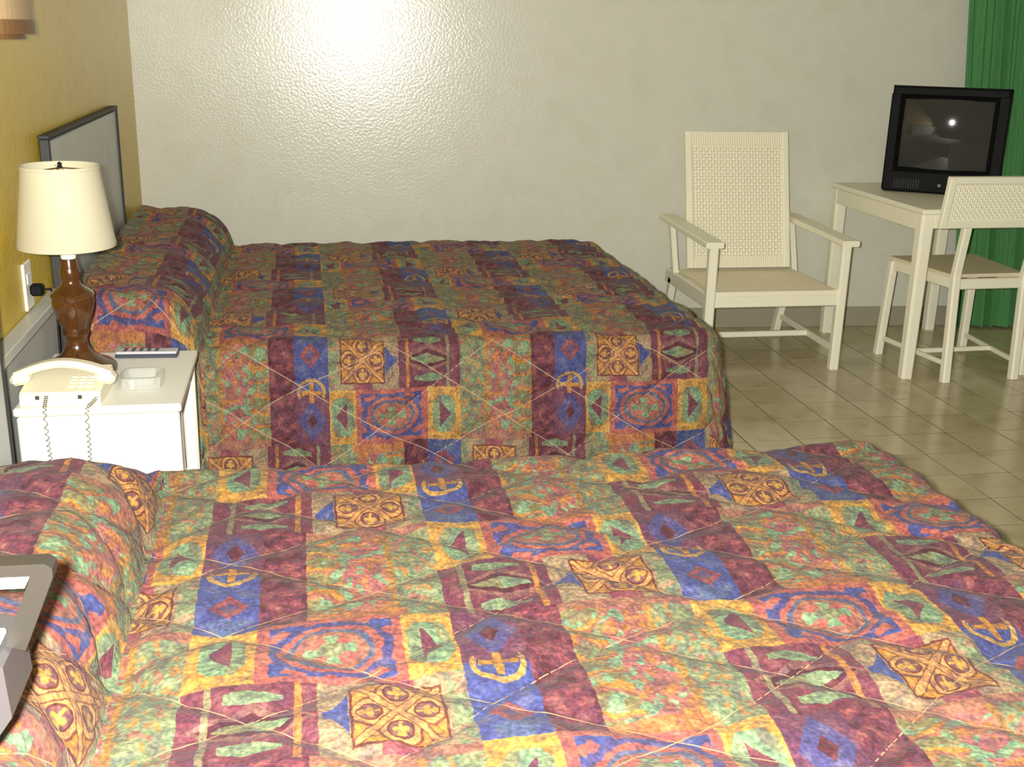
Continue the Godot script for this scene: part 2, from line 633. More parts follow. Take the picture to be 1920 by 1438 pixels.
# ------------------------------------------------------------------ scene
func _ready() -> void:
	# ---------------- camera
	var cam := Camera3D.new()
	cam.name = "Camera3D"
	add_child(cam)
	var right := Vector3(0.983664, 0.022706, 0.178577)
	var up := Vector3(0.032227, 0.953776, -0.298787)
	var back := Vector3(-0.177106, 0.299661, 0.937463)
	cam.transform = Transform3D(Basis(right, up, back).orthonormalized(), Vector3(0.7807, 1.5, 5.53))
	cam.fov = 37.803
	cam.near = 0.05
	cam.current = true
	# ---------------- environment: a closed room, no sky
	var we := WorldEnvironment.new()
	var env := Environment.new()
	env.background_mode = Environment.BG_COLOR
	env.background_color = Color(0.0, 0.0, 0.0)
	env.tonemap_mode = Environment.TONE_MAPPER_LINEAR
	env.tonemap_exposure = 1.0
	env.sdfgi_enabled = true
	env.ssao_enabled = true
	env.ssil_enabled = true
	we.environment = env
	add_child(we)
	# ---------------- the camera's flash, beside and just above the lens
	var flash := SpotLight3D.new()
	flash.name = "camera_flash"
	add_child(flash)
	flash.position = cam.position - right * 0.055 + up * 0.02
	flash.basis = cam.basis
	flash.light_color = Color(1.0, 0.99, 0.962)
	flash.light_energy = 19.5
	flash.light_size = 0.02
	flash.spot_range = 12.0
	flash.spot_attenuation = 2.0
	flash.spot_angle = 48.0
	flash.spot_angle_attenuation = 0.6
	flash.shadow_enabled = true

	materials()
	room()
	far_bed()
	near_bed()
	headboards()
	nightstand_group()
	armchair()
	table_group()
	curtain()
	small_things()

func materials() -> void:
	var m := mat(Color.WHITE, 0.78)
	m.albedo_texture = quilt_print()
	m.normal_enabled = true
	m.normal_texture = bump_tex(0.035, 61, 6.0, 1024, 3)
	m.normal_scale = 0.7
	m.rim_enabled = true
	m.rim = 0.10
	m.rim_tint = 0.6
	mats.quilt = m
	mats.thread = mat(rgb8(166, 140, 106), 0.6)
	m = mat(Color.WHITE, 0.24)
	m.albedo_texture = noise_tex(0.006, 3, [rgb8(207, 207, 189), rgb8(215, 214, 198), rgb8(210, 209, 190)], 512, 5)
	m.normal_enabled = true
	m.normal_texture = bump_tex(0.06, 9, 5.0, 1024, 4)
	m.normal_scale = 0.12
	m.uv1_triplanar = true
	m.uv1_world_triplanar = true
	m.uv1_scale = Vector3(0.9, 0.9, 0.9)
	mats.wall_grey = m
	m = mat(Color.WHITE, 0.38)
	m.albedo_texture = noise_tex(0.008, 4, [rgb8(198, 170, 46), rgb8(206, 178, 60), rgb8(200, 169, 40)], 512, 5)
	m.normal_enabled = true
	m.normal_texture = bump_tex(0.05, 19, 4.0, 512, 3)
	m.normal_scale = 0.12
	m.uv1_triplanar = true
	m.uv1_world_triplanar = true
	mats.wall_yellow = m
	mats.ceiling = mat(rgb8(225, 222, 208), 0.8)
	mats.grout = mat(rgb8(96, 86, 64), 0.85)
	mats.tiles = []
	for k in 4:
		var base: Color = [rgb8(190, 178, 140), rgb8(186, 173, 135), rgb8(193, 181, 144), rgb8(184, 171, 134)][k]
		m = mat(Color.WHITE, 0.19)
		m.albedo_texture = noise_tex(0.012, 30 + k, [base.darkened(0.10), base, base.lightened(0.07), base.darkened(0.04)], 256, 5)
		m.uv1_triplanar = true
		m.uv1_world_triplanar = true
		m.uv1_scale = Vector3(1.3, 1.3, 1.3)
		mats.tiles.append(m)
	mats.baseboard = mat(rgb8(158, 152, 130), 0.4)
	m = mat(Color.WHITE, 0.42)
	m.albedo_texture = noise_tex(0.01, 8, [rgb8(184, 187, 181), rgb8(193, 195, 188), rgb8(180, 183, 178)], 256, 4)
	m.uv1_triplanar = true
	mats.grey_paint = m
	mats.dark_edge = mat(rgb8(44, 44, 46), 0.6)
	mats.white = mat(rgb8(236, 234, 222), 0.42)
	mats.cream_paint = mat(rgb8(242, 238, 214), 0.45)
	mats.rattan = mat(rgb8(243, 239, 212), 0.55)
	mats.seat_weave = mat(rgb8(222, 212, 180), 0.6)
	mats.shade = mat(rgb8(194, 188, 160), 0.75)
	mats.shade.backlight_enabled = true
	mats.shade.backlight = Color(0.25, 0.22, 0.16)
	m = mat(Color.WHITE, 0.22)
	m.albedo_texture = noise_tex(0.02, 14, [rgb8(58, 34, 13), rgb8(84, 50, 20), rgb8(50, 28, 10)], 256, 4)
	m.uv1_triplanar = true
	m.uv1_scale = Vector3(6, 2, 6)
	m.clearcoat_enabled = true
	m.clearcoat = 0.6
	m.clearcoat_roughness = 0.1
	mats.lamp_wood = m
	mats.brass = mat(rgb8(190, 160, 90), 0.3, 1.0)
	mats.black = mat(rgb8(17, 17, 18), 0.62)
	mats.black.metallic_specular = 0.25
	mats.black_matte = mat(rgb8(15, 15, 16), 0.55)
	mats.screen = mat(rgb8(58, 58, 55), 0.05)
	mats.phone = mat(rgb8(232, 226, 196), 0.4)
	mats.phone_dark = mat(rgb8(60, 56, 46), 0.6)
	mats.cord = mat(rgb8(122, 114, 98), 0.5)
	mats.silver = mat(rgb8(200, 201, 205), 0.35, 0.15)
	mats.steel = mat(rgb8(150, 150, 152), 0.25, 1.0)
	mats.remote_dark = mat(rgb8(58, 60, 72), 0.4)
	m = mat(Color(0.96, 0.97, 0.97, 1.0), 0.02)
	m.albedo_color = Color(0.86, 0.88, 0.86, 0.22)
	m.transparency = BaseMaterial3D.TRANSPARENCY_ALPHA
	mats.glass = m
	m = mat(Color.WHITE, 0.85)
	m.albedo_texture = noise_tex(0.02, 41, [rgb8(68, 128, 72), rgb8(78, 140, 80), rgb8(72, 120, 66)], 256, 4)
	m.uv1_triplanar = true
	m.uv1_scale = Vector3(4, 0.6, 4)
	mats.curtain = m
	mats.mattress = mat(rgb8(200, 196, 184), 0.9)
	mats.bed_base = mat(rgb8(110, 80, 56), 0.7)
	mats.fixture = mat(rgb8(168, 144, 108), 0.5)
	mats.fixture_dark = mat(rgb8(112, 82, 50), 0.5)
	mats.case_grey = mat(rgb8(76, 73, 73), 0.4)
	mats.case_dark = mat(rgb8(52, 48, 42), 0.4)
	mats.case_glint = mat(rgb8(226, 226, 222), 0.35)  # flash highlights on the metal handle and body, put in as white colour

const TILE := 0.213
func room() -> void:
	var X1 := 5.3
	var Z1 := 7.2
	var Y1 := 2.6
	# floor: a bed of grout with the tiles laid on it
	var s := Shape.new()
	s.box(Vector3(X1 / 2, -0.0512, Z1 / 2 - 0.1), Vector3(X1 + 0.2, 0.10, Z1 + 0.6), 0.001)
	var fl := struct("floor", s, mats.grout, "glossy beige square floor tiles with dark joints", "floor")
	var shapes := []
	for k in 4:
		var t := Shape.new()
		t.box(Vector3(0, -0.004, 0), Vector3(TILE - 0.005, 0.008, TILE - 0.005), 0.0007)
		shapes.append(t.mesh(mats.tiles[k]))
	var rest := Shape.new()
	var rng := RandomNumberGenerator.new()
	rng.seed = 4
	for i in range(-13, 14):
		for j in range(-7, 31):
			var c := Vector3(2.654 + (i + 0.5) * TILE, 0, 1.034 + (j + 0.5) * TILE)
			if c.x < -0.1 or c.x > X1 + 0.1 or c.z < -0.25 or c.z > Z1 + 0.1:
				continue
			var k := rng.randi_range(0, 3)
			var tilt := rng.randf_range(-0.0006, 0.0)
			if c.x > 2.1 and c.z < 3.7 and c.x < 4.9 - 0.55 * c.z * 0.9 + 0.3:
				var o := MeshInstance3D.new()
				o.name = "tile"
				o.mesh = shapes[k]
				fl.add_child(o, true)
				o.position = c + Vector3(0, tilt, 0)
			else:
				rest.box(c + Vector3(0, -0.004, 0), Vector3(TILE - 0.005, 0.008, TILE - 0.005), 0.0007)
	part("tile_field", rest, mats.tiles[0], fl, "", "stuff")
	s = Shape.new()
	var skew := Basis(Vector3.UP, -0.05)
	var foot := Vector3(3.8, 0, 0)
	s.box(foot + skew * Vector3(X1 / 2 - 3.8, Y1 / 2, -0.10), Vector3(X1 + 0.5, Y1 + 0.1, 0.2), 0.001, skew)
	struct("wall_back", s, mats.wall_grey, "glossy pale grey painted wall behind the beds", "wall")
	s = Shape.new()
	s.box(Vector3(-0.05, Y1 / 2, Z1 / 2 - 0.1), Vector3(0.1, Y1 + 0.1, Z1 + 0.6), 0.001)
	struct("wall_left", s, mats.wall_yellow, "mustard yellow painted wall behind the headboards", "wall")
	s = Shape.new()
	s.box(Vector3(X1 + 0.05, Y1 / 2, Z1 / 2), Vector3(0.1, Y1 + 0.1, Z1 + 0.2), 0.001)
	struct("wall_right", s, mats.wall_grey)
	s = Shape.new()
	s.box(Vector3(X1 / 2, Y1 / 2, Z1 + 0.05), Vector3(X1 + 0.2, Y1 + 0.1, 0.1), 0.001)
	struct("wall_front", s, mats.wall_grey)
	s = Shape.new()
	s.box(Vector3(X1 / 2, Y1 + 0.05, Z1 / 2 - 0.1), Vector3(X1 + 0.2, 0.1, Z1 + 0.6), 0.001)
	struct("ceiling", s, mats.ceiling)
	s = Shape.new()
	s.box(foot + skew * Vector3(X1 / 2 - 3.8, 0.055, 0.007), Vector3(X1, 0.11, 0.014), 0.004, skew)
	struct("baseboard_back", s, mats.baseboard, "grey beige baseboard along the back wall", "baseboard")

func bed_frame(label: String, x0: float, length: float, z0: float, width: float, top: float) -> Node3D:
	var b := thing("bed", label, "bed", Vector3(x0, 0, z0))
	var s := Shape.new()
	s.box(Vector3(length / 2, top - 0.13, width / 2), Vector3(length - 0.06, 0.20, width - 0.06), 0.04)
	part("mattress", s, mats.mattress, b)
	s = Shape.new()
	s.box(Vector3(length / 2, 0.18, width / 2), Vector3(length - 0.10, 0.19, width - 0.10), 0.01)
	part("bed_base", s, mats.bed_base, b)
	for sx in [0.12, length - 0.12]:
		for sz in [0.12, width - 0.12]:
			s = Shape.new()
			s.bar(Vector3(sx, 0, sz), Vector3(sx, 0.09, sz), Vector3.RIGHT, 0.06, 0.06)
			part("leg", s, mats.bed_base, b)
	return b

func far_bed() -> void:
	bed_frame("double bed against the grey wall, hidden under its quilted spread", 0.06, 2.08, 0.18, 1.78, 0.50)
	var sp := Spread.new()
	sp.x0 = 0.05; sp.length = 2.15; sp.z0 = 0.14; sp.width = 1.84; sp.top = 0.52; sp.hem = 0.07
	sp.seed_ = 2
	sp.pil_to = 0.39
	sp.pil_wall = 1.04
	sp.setup()
	var b := thing("bedspread", "maroon and gold patchwork print quilt on the far bed beside the grey wall", "bedspread", Vector3.ZERO, 0.0, "patchwork quilts on the beds")
	var f := func(s: float, t: float) -> Vector2:
		var x := sp.x0 + s - sp.extra
		return Vector2(0.22 - (x - 0.65) / 0.865, 1.0 - (t - (sp.width - sp.r)) / 0.73)
	bedspread(sp, mats.quilt, f, Vector2(0.45, 0.157), b)

func near_bed() -> void:
	bed_frame("bed nearest the camera, hidden under its quilted spread", 0.13, 2.02, 3.06, 1.64, 0.50)
	var sp := Spread.new()
	sp.x0 = 0.12; sp.length = 2.10; sp.z0 = 3.02; sp.width = 1.72; sp.top = 0.52; sp.hem = 0.07
	sp.seed_ = 7
	sp.pil_to = 0.33
	sp.pil_h = 0.15
	sp.pil_fade = 0.34
	sp.setup()
	var b := thing("bedspread", "maroon and gold patchwork print quilt on the near bed, filling the foreground", "bedspread", Vector3.ZERO, 0.0, "patchwork quilts on the beds")
	var f := func(s: float, t: float) -> Vector2:
		var x := sp.x0 + s - sp.extra
		return Vector2((x - 0.570) / 0.872, (sp.z0 + t - 3.795) / 0.75)
	bedspread(sp, mats.quilt, f, Vector2(-0.39, 0.0), b)

func headboards() -> void:
	# far headboard: a flat grey board in a thin frame
	var h := thing("headboard", "tall grey painted headboard of the far bed, behind the table lamp", "headboard", Vector3(0.0, 0, 0.56), 0.0, "grey headboards")
	var w := 1.36
	var s := Shape.new()
	s.box(Vector3(0.014, 0.585, w / 2), Vector3(0.022, 1.13, w - 0.04), 0.002)
	part("panel", s, mats.grey_paint, h)
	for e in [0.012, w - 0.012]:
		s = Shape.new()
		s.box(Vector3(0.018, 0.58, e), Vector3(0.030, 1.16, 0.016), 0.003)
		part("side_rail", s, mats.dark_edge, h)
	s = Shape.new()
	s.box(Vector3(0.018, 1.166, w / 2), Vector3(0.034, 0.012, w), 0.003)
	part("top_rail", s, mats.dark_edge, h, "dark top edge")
	# low board behind the nightstand
	h = thing("backboard", "low grey board on the wall behind the nightstand and lamp", "backboard", Vector3(0.0, 0, 1.95))
	s = Shape.new()
	s.box(Vector3(0.010, 0.34, 0.48), Vector3(0.016, 0.64, 0.94), 0.002)
	part("panel", s, mats.grey_paint, h)
	s = Shape.new()
	s.box(Vector3(0.024, 0.697, 0.48), Vector3(0.046, 0.03, 0.96), 0.003)
	part("cap_rail", s, mats.grey_paint, h)
	# near headboard
	h = thing("headboard", "grey headboard edge of the near bed at the left side, below the telephone", "headboard", Vector3(0.0, 0, 2.93), 0.0, "grey headboards")
	s = Shape.new()
	s.box(Vector3(0.05, 0.585, 0.9), Vector3(0.09, 1.15, 1.78), 0.006)
	part("panel", s, mats.grey_paint, h)
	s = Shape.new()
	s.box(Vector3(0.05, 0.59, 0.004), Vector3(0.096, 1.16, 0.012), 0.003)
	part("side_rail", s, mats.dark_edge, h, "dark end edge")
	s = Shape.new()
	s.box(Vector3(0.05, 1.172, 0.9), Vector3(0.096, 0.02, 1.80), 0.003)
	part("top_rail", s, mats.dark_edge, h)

func nightstand_group() -> void:
	var T := 0.57
	var X0 := 0.045
	var X1 := 0.452
	var Z0 := 2.19
	var Z1 := 2.70
	var n := thing("nightstand", "white wooden nightstand between the two beds carrying a lamp and telephone", "nightstand", Vector3.ZERO)
	var s := Shape.new()
	s.box(Vector3((X0 + X1) / 2, T - 0.011, (Z0 + Z1) / 2), Vector3(X1 - X0, 0.022, Z1 - Z0), 0.004)
	part("top", s, mats.white, n)
	for x in [X0 + 0.03, X1 - 0.03]:
		for z in [Z0 + 0.03, Z1 - 0.035]:
			s = Shape.new()
			s.bar(Vector3(x, 0, z), Vector3(x, T - 0.022, z), Vector3.RIGHT, 0.035, 0.035, 0.042, 0.042)
			part("leg", s, mats.white, n)
	for x in [X0 + 0.03, X1 - 0.03]:
		s = Shape.new()
		s.box(Vector3(x, T - 0.055, (Z0 + Z1) / 2), Vector3(0.02, 0.065, Z1 - Z0 - 0.10), 0.002)
		part("side_rail", s, mats.white, n)
	s = Shape.new()
	s.box(Vector3((X0 + X1) / 2, 0.20, (Z0 + Z1) / 2), Vector3(X1 - X0 - 0.06, 0.018, Z1 - Z0 - 0.07), 0.002)
	part("shelf", s, mats.white, n)
	s = Shape.new()
	s.box(Vector3((X0 + X1) / 2, 0.375, (Z0 + Z1) / 2 - 0.01), Vector3(X1 - X0 - 0.10, 0.33, Z1 - Z0 - 0.12), 0.003)
	part("carcass", s, mats.white, n)
	s = Shape.new()
	s.box(Vector3((X0 + X1) / 2, 0.45, Z1 - 0.012), Vector3(X1 - X0 - 0.012, 0.19, 0.018), 0.004)
	var d := part("drawer", s, mats.white, n)
	s = Shape.new()
	s.lathe(Vector3.ZERO, [[0.0, 0.02], [0.012, 0.019], [0.014, 0.014], [0.007, 0.006], [0.007, 0.0]], 16)
	var k := part("knob", s, mats.white, d)
	k.transform = Transform3D(Basis(Vector3.RIGHT, PI / 2), Vector3((X0 + X1) / 2 + 0.02, 0.40, Z1 - 0.003))
	s = Shape.new()
	s.box(Vector3((X0 + X1) / 2, 0.26, Z1 - 0.012), Vector3(X1 - X0 - 0.012, 0.17, 0.018), 0.004)
	part("door", s, mats.white, n)

	table_lamp(Vector3(0.150, T, 2.385))
	telephone(T)
	# remote control lying across the back of the top
	var r := thing("remote_control", "slim silver remote control lying behind the glass ashtray", "remote", Vector3(0.315, T, 2.245), deg_to_rad(-3))
	s = Shape.new()
	s.box(Vector3(0, 0.006, 0), Vector3(0.176, 0.011, 0.044), 0.003)
	part("underside", s, mats.remote_dark, r)
	s = Shape.new()
	s.box(Vector3(0, 0.0155, 0), Vector3(0.172, 0.008, 0.042), 0.003)
	part("body", s, mats.silver, r)
	for i in 5:
		for j in 3:
			s = Shape.new()
			s.box(Vector3(-0.06 + i * 0.022, 0.0205, -0.012 + j * 0.011), Vector3(0.010, 0.003, 0.006), 0.001)
			part("button", s, mats.remote_dark, r)
	ashtray(Vector3(0.335, T, 2.525))

func table_lamp(at: Vector3) -> void:
	var l := thing("table_lamp", "turned brown wooden table lamp with cream drum shade on the nightstand", "lamp", at)
	var s := Shape.new()
	s.lathe(Vector3.ZERO, [[0.0, 0.0], [0.096, 0.0], [0.102, 0.006], [0.101, 0.018], [0.092, 0.028], [0.074, 0.034], [0.060, 0.044], [0.046, 0.052], [0.036, 0.066],
		[0.030, 0.080], [0.029, 0.098], [0.033, 0.106], [0.036, 0.114], [0.033, 0.122], [0.037, 0.135], [0.046, 0.158], [0.053, 0.182], [0.056, 0.202], [0.055, 0.214], [0.058, 0.220], [0.055, 0.227],
		[0.042, 0.236], [0.027, 0.248], [0.023, 0.262], [0.026, 0.272], [0.028, 0.284], [0.023, 0.296], [0.019, 0.318], [0.0, 0.320]], 48)
	part("base", s, mats.lamp_wood, l)
	s = Shape.new()
	s.lathe(Vector3(0, 0.320, 0), [[0.0, 0.0], [0.019, 0.0], [0.020, 0.004], [0.020, 0.048], [0.016, 0.056], [0.0, 0.058]], 24)
	part("socket", s, mats.white, l)
	s = Shape.new()
	s.lathe(Vector3(0, 0.378, 0), [[0.0, 0.0], [0.012, 0.0], [0.014, 0.012], [0.028, 0.046], [0.030, 0.062], [0.024, 0.084], [0.010, 0.094], [0.0, 0.095]], 24)
	part("bulb", s, mats.white, l)
	var y0 := 0.354
	var y1 := 0.568
	s = Shape.new()
	s.lathe(Vector3.ZERO, [[0.1245, y0 - 0.001], [0.1262, y0], [0.1262, y0 + 0.010], [0.1250, y0 + 0.011], [0.1000, y1 - 0.009], [0.1012, y1 - 0.008], [0.1012, y1], [0.0992, y1], [0.0992, y1 - 0.008], [0.1235, y0 + 0.010], [0.1245, y0 - 0.001]], 64)
	var sh := part("shade", s, mats.shade, l)
	s = Shape.new()
	for k in 3:
		var a := TAU * k / 3.0 + 0.2
		s.tube([Vector3(0, y1 - 0.006, 0), Vector3(cos(a) * 0.099, y1 - 0.010, sin(a) * 0.099)], 0.0016, 6)
	part("spider", s, mats.brass, sh)
	s = Shape.new()
	s.lathe(Vector3(0, y1 - 0.008, 0), [[0.0, 0.0], [0.006, 0.0], [0.007, 0.004], [0.004, 0.008], [0.006, 0.013], [0.0, 0.018]], 14)
	part("finial", s, mats.black_matte, l)
	s = Shape.new()
	for k in 2:
		var x := -0.045 + 0.09 * k
		s.tube([Vector3(0.0, 0.372, 0), Vector3(x * 0.6, 0.385, 0), Vector3(x, 0.42, 0), Vector3(x, 0.50, 0), Vector3(x * 0.5, y1 - 0.02, 0), Vector3(0, y1 - 0.006, 0)], 0.0016, 6)
	part("harp", s, mats.brass, l)

func telephone(T: float) -> void:
	var p := thing("telephone", "cream desk telephone with arched handset on the nightstand", "telephone", Vector3(0.160, T, 2.595), deg_to_rad(-2))
	var s := Shape.new()
	# wedge-shaped body, low towards the front
	s.prism(Vector3(-0.098, 0, 0), Vector3(0, 0, 1), Vector3.UP, Vector3(0.196, 0, 0), PackedVector2Array([Vector2(-0.085, 0.0), Vector2(0.085, 0.0), Vector2(0.088, 0.006), Vector2(0.086, 0.026), Vector2(0.078, 0.034), Vector2(-0.02, 0.050), Vector2(-0.078, 0.058), Vector2(-0.088, 0.050), Vector2(-0.088, 0.006)]))
	part("body", s, mats.phone, p)
	s = Shape.new()
	s.box(Vector3(-0.005, 0.016, 0.0885), Vector3(0.045, 0.022, 0.003), 0.001)
	part("label_plate", s, mats.phone, p)
	for x in [-0.055, 0.048]:
		s = Shape.new()
		s.box(Vector3(x, 0.022, 0.0875), Vector3(0.010, 0.010, 0.004), 0.001)
		part("socket", s, mats.phone_dark, p)
	for i in 3:
		for j in 4:
			s = Shape.new()
			s.box(Vector3(0.02 + i * 0.022, 0.0475 - j * 0.0026, -0.005 + j * 0.018), Vector3(0.015, 0.006, 0.011), 0.002)
			part("key", s, mats.phone, p)
	# handset: an arched grip between two rounded ends
	var h := Shape.new()
	var path := []
	for i in 15:
		var k := i / 14.0
		path.append(Vector3(lerpf(-0.116, 0.116, k), 0.066 + 0.030 * sin(k * PI), 0.030))
	for i in 14:
		var a: Vector3 = path[i]
		var b: Vector3 = path[i + 1]
		h.bar(a, b + (b - a) * 0.06, Vector3(0, 0, 1), 0.038, 0.020, 0.038, 0.020, 0.3)
	h.box(Vector3(-0.104, 0.058, 0.030), Vector3(0.050, 0.030, 0.050), 0.010, Basis(Vector3.BACK, 0.2))
	h.box(Vector3(0.104, 0.058, 0.030), Vector3(0.050, 0.030, 0.050), 0.010, Basis(Vector3.BACK, -0.2))
	part("handset", h, mats.phone, p)
	# coiled cord hanging in a loop over the nightstand's front
	var c := Shape.new()
	var pts := []
	var mid := []
	for i in 61:
		var k := i / 60.0
		# from the phone's left side over the edge, down, across and up again
		var q := Vector3.ZERO
		if k < 0.08: q = Vector3(-0.03, lerpf(0.03, 0.004, k / 0.08), lerpf(0.096, 0.128, k / 0.08))
		elif k < 0.92:
			var g := (k - 0.08) / 0.84
			q = Vector3(-0.03 + 0.10 * (0.5 - 0.5 * cos(g * PI)), 0.004 - 0.30 * pow(sin(g * PI), 0.7), 0.130)
		else: q = Vector3(lerpf(0.07, 0.09, (k - 0.92) / 0.08), lerpf(0.004, 0.02, (k - 0.92) / 0.08), lerpf(0.130, 0.09, (k - 0.92) / 0.08))
		mid.append(q)
	for i in 720:
		var k := i / 719.0 * 59.999
		var a: Vector3 = mid[int(k)]
		var b: Vector3 = mid[int(k) + 1]
		var q := a.lerp(b, k - int(k))
		var t := (b - a).normalized()
		var n1 := t.cross(Vector3(0, 0, 1)).normalized()
		var n2 := t.cross(n1)
		var an := i * TAU / 8.0
		pts.append(q + (n1 * cos(an) + n2 * sin(an)) * 0.0042)
	c.tube(pts, 0.0012, 4)
	part("coiled_cord", c, mats.cord, p, "pale coiled handset cord")

func ashtray(at: Vector3) -> void:
	var a := thing("ashtray", "square clear glass ashtray beside the telephone", "ashtray", at)
	var s := Shape.new()
	var w := 0.056
	var sq := func(r: float, y: float) -> Array:
		var out := []
		for i in 40:
			var an := TAU * (i + 0.5) / 40.0
			var cx := cos(an)
			var cz := sin(an)
			var k := pow(pow(absf(cx), 5.0) + pow(absf(cz), 5.0), -0.2)
			var rib := 1.0 + (0.018 if i % 2 == 0 else -0.018)
			out.append(Vector3(cx * k * r * rib, y, cz * k * r * rib))
		return out
	var rings := [sq.call(0.001, 0.0), sq.call(w - 0.006, 0.0), sq.call(w - 0.001, 0.004), sq.call(w, 0.030), sq.call(w - 0.003, 0.034), sq.call(w - 0.011, 0.034), sq.call(w - 0.016, 0.030), sq.call(w - 0.020, 0.010), sq.call(0.001, 0.009)]
	var inside := Vector3(0, 0.005, 0)
	for i in rings.size() - 1:
		for k in 40:
			var l := (k + 1) % 40
			var q: Vector3 = (rings[i][k] + rings[i + 1][l]) / 2.0
			var ref := q * Vector3(0.7, 0, 0.7) + Vector3(0, 0.012, 0) if i < 4 else q + (q * Vector3(1, 0, 1)).normalized() * 0.01 - Vector3(0, 0.01, 0)
			s.poly([rings[i][k], rings[i][l], rings[i + 1][l], rings[i + 1][k]], ref)
	part("bowl", s, mats.glass, a)

func armchair() -> void:
	var c := thing("armchair", "cream armchair with tall woven rattan back and flat wooden arms", "armchair", Vector3(2.915, 0, 0.44))
	# local frame: x across, +z towards the front
	var hw := 0.322
	var zf := 0.325
	var zb := -0.325
	var s: Shape
	for sx in [-1.0, 1.0]:
		s = Shape.new()
		s.bar(Vector3(sx * hw, 0, zf), Vector3(sx * hw, 0.60, zf), Vector3.RIGHT, 0.045, 0.045)
		part("leg", s, mats.cream_paint, c)
		s = Shape.new()
		s.bar(Vector3(sx * (hw - 0.01), 0, zb - 0.02), Vector3(sx * (hw - 0.01), 0.33, zb + 0.09), Vector3.RIGHT, 0.038, 0.05)
		part("leg", s, mats.cream_paint, c)
		# arm support leaning at the back
		s = Shape.new()
		s.bar(Vector3(sx * (hw - 0.006), 0.33, zb + 0.14), Vector3(sx * (hw - 0.004), 0.615, zb + 0.03), Vector3.RIGHT, 0.03, 0.045)
		part("back_post", s, mats.cream_paint, c)
		s = Shape.new()
		s.bar(Vector3(sx * (hw + 0.006), 0.625, zb - 0.02), Vector3(sx * (hw + 0.006), 0.605, zf + 0.035), Vector3.RIGHT, 0.085, 0.028)
		part("arm", s, mats.cream_paint, c)
		s = Shape.new()
		s.bar(Vector3(sx * (hw - 0.005), 0.335, zb + 0.02), Vector3(sx * (hw - 0.005), 0.335, zf), Vector3.UP, 0.07, 0.028)
		part("side_rail", s, mats.cream_paint, c)
		s = Shape.new()
		s.bar(Vector3(sx * (hw - 0.008), 0.105, zb), Vector3(sx * (hw - 0.004), 0.095, zf), Vector3.UP, 0.03, 0.02)
		part("side_stretcher", s, mats.cream_paint, c)
	s = Shape.new()
	s.bar(Vector3(-hw, 0.100, 0.03), Vector3(hw, 0.100, 0.03), Vector3.UP, 0.028, 0.022)
	part("cross_stretcher", s, mats.cream_paint, c)
	s = Shape.new()
	s.bar(Vector3(-hw, 0.335, zf), Vector3(hw, 0.335, zf), Vector3.UP, 0.05, 0.028)
	part("front_rail", s, mats.cream_paint, c)
	s = Shape.new()
	s.bar(Vector3(-hw, 0.30, zb + 0.08), Vector3(hw, 0.30, zb + 0.08), Vector3.UP, 0.05, 0.028)
	part("rear_rail", s, mats.cream_paint, c)
	# woven seat: thin slats of cane running from side to side
	s = Shape.new()
	for i in 33:
		var z := lerpf(zb + 0.12, zf - 0.02, i / 32.0)
		s.bar(Vector3(-hw + 0.02, 0.374 + 0.002 * (i % 2), z), Vector3(hw - 0.02, 0.374 + 0.002 * (i % 2), z), Vector3(0, 0, 1), 0.0165, 0.010)
	part("seat", s, mats.seat_weave, c, "woven cane seat", "stuff")
	s = Shape.new()
	s.bar(Vector3(-hw + 0.02, 0.372, zf - 0.004), Vector3(hw - 0.02, 0.372, zf - 0.004), Vector3(0, 0, 1), 0.03, 0.024)
	part("seat_roll", s, mats.rattan, c)
	# back: leaning frame with weaving
	var b0 := Vector3(0, 0.395, zb + 0.17)
	var b1 := Vector3(0, 1.045, zb - 0.005)
	var ey := (b1 - b0).normalized()
	var nn := ey.cross(Vector3.RIGHT) * -1.0
	if nn.z < 0.0: nn = -nn
	var bw := 0.272
	for sx in [-1.0, 1.0]:
		s = Shape.new()
		s.bar(b0 + Vector3(sx * (bw - 0.018), 0, 0), b1 + Vector3(sx * (bw - 0.018), 0, 0), Vector3.RIGHT, 0.036, 0.034)
		part("back_stile", s, mats.rattan, c)
	var L := b0.distance_to(b1)
	for k in [[0.0, 0.05], [L - 0.065, 0.065]]:
		s = Shape.new()
		# rails wrapped in cane: a row of turns side by side
		var turns := 40
		for i in turns:
			var x := lerpf(-bw + 0.036, bw - 0.036, (i + 0.5) / turns)
			s.bar(b0 + ey * (k[0]) + Vector3(x, 0, 0), b0 + ey * (k[0] + k[1]) + Vector3(x, 0, 0), Vector3.RIGHT, 0.0108, 0.030, -1, -1, 0.3)
		part("wrapped_rail", s, mats.rattan, c, "rail wrapped in cane", "stuff")
	s = Shape.new()
	weave(s, b0 + ey * 0.055 + Vector3(-bw + 0.038, 0, 0), Vector3.RIGHT, ey, nn, 2 * bw - 0.076, L - 0.125, 0.0155, 0.006)
	part("woven_back", s, mats.rattan, c, "woven rattan back", "stuff")

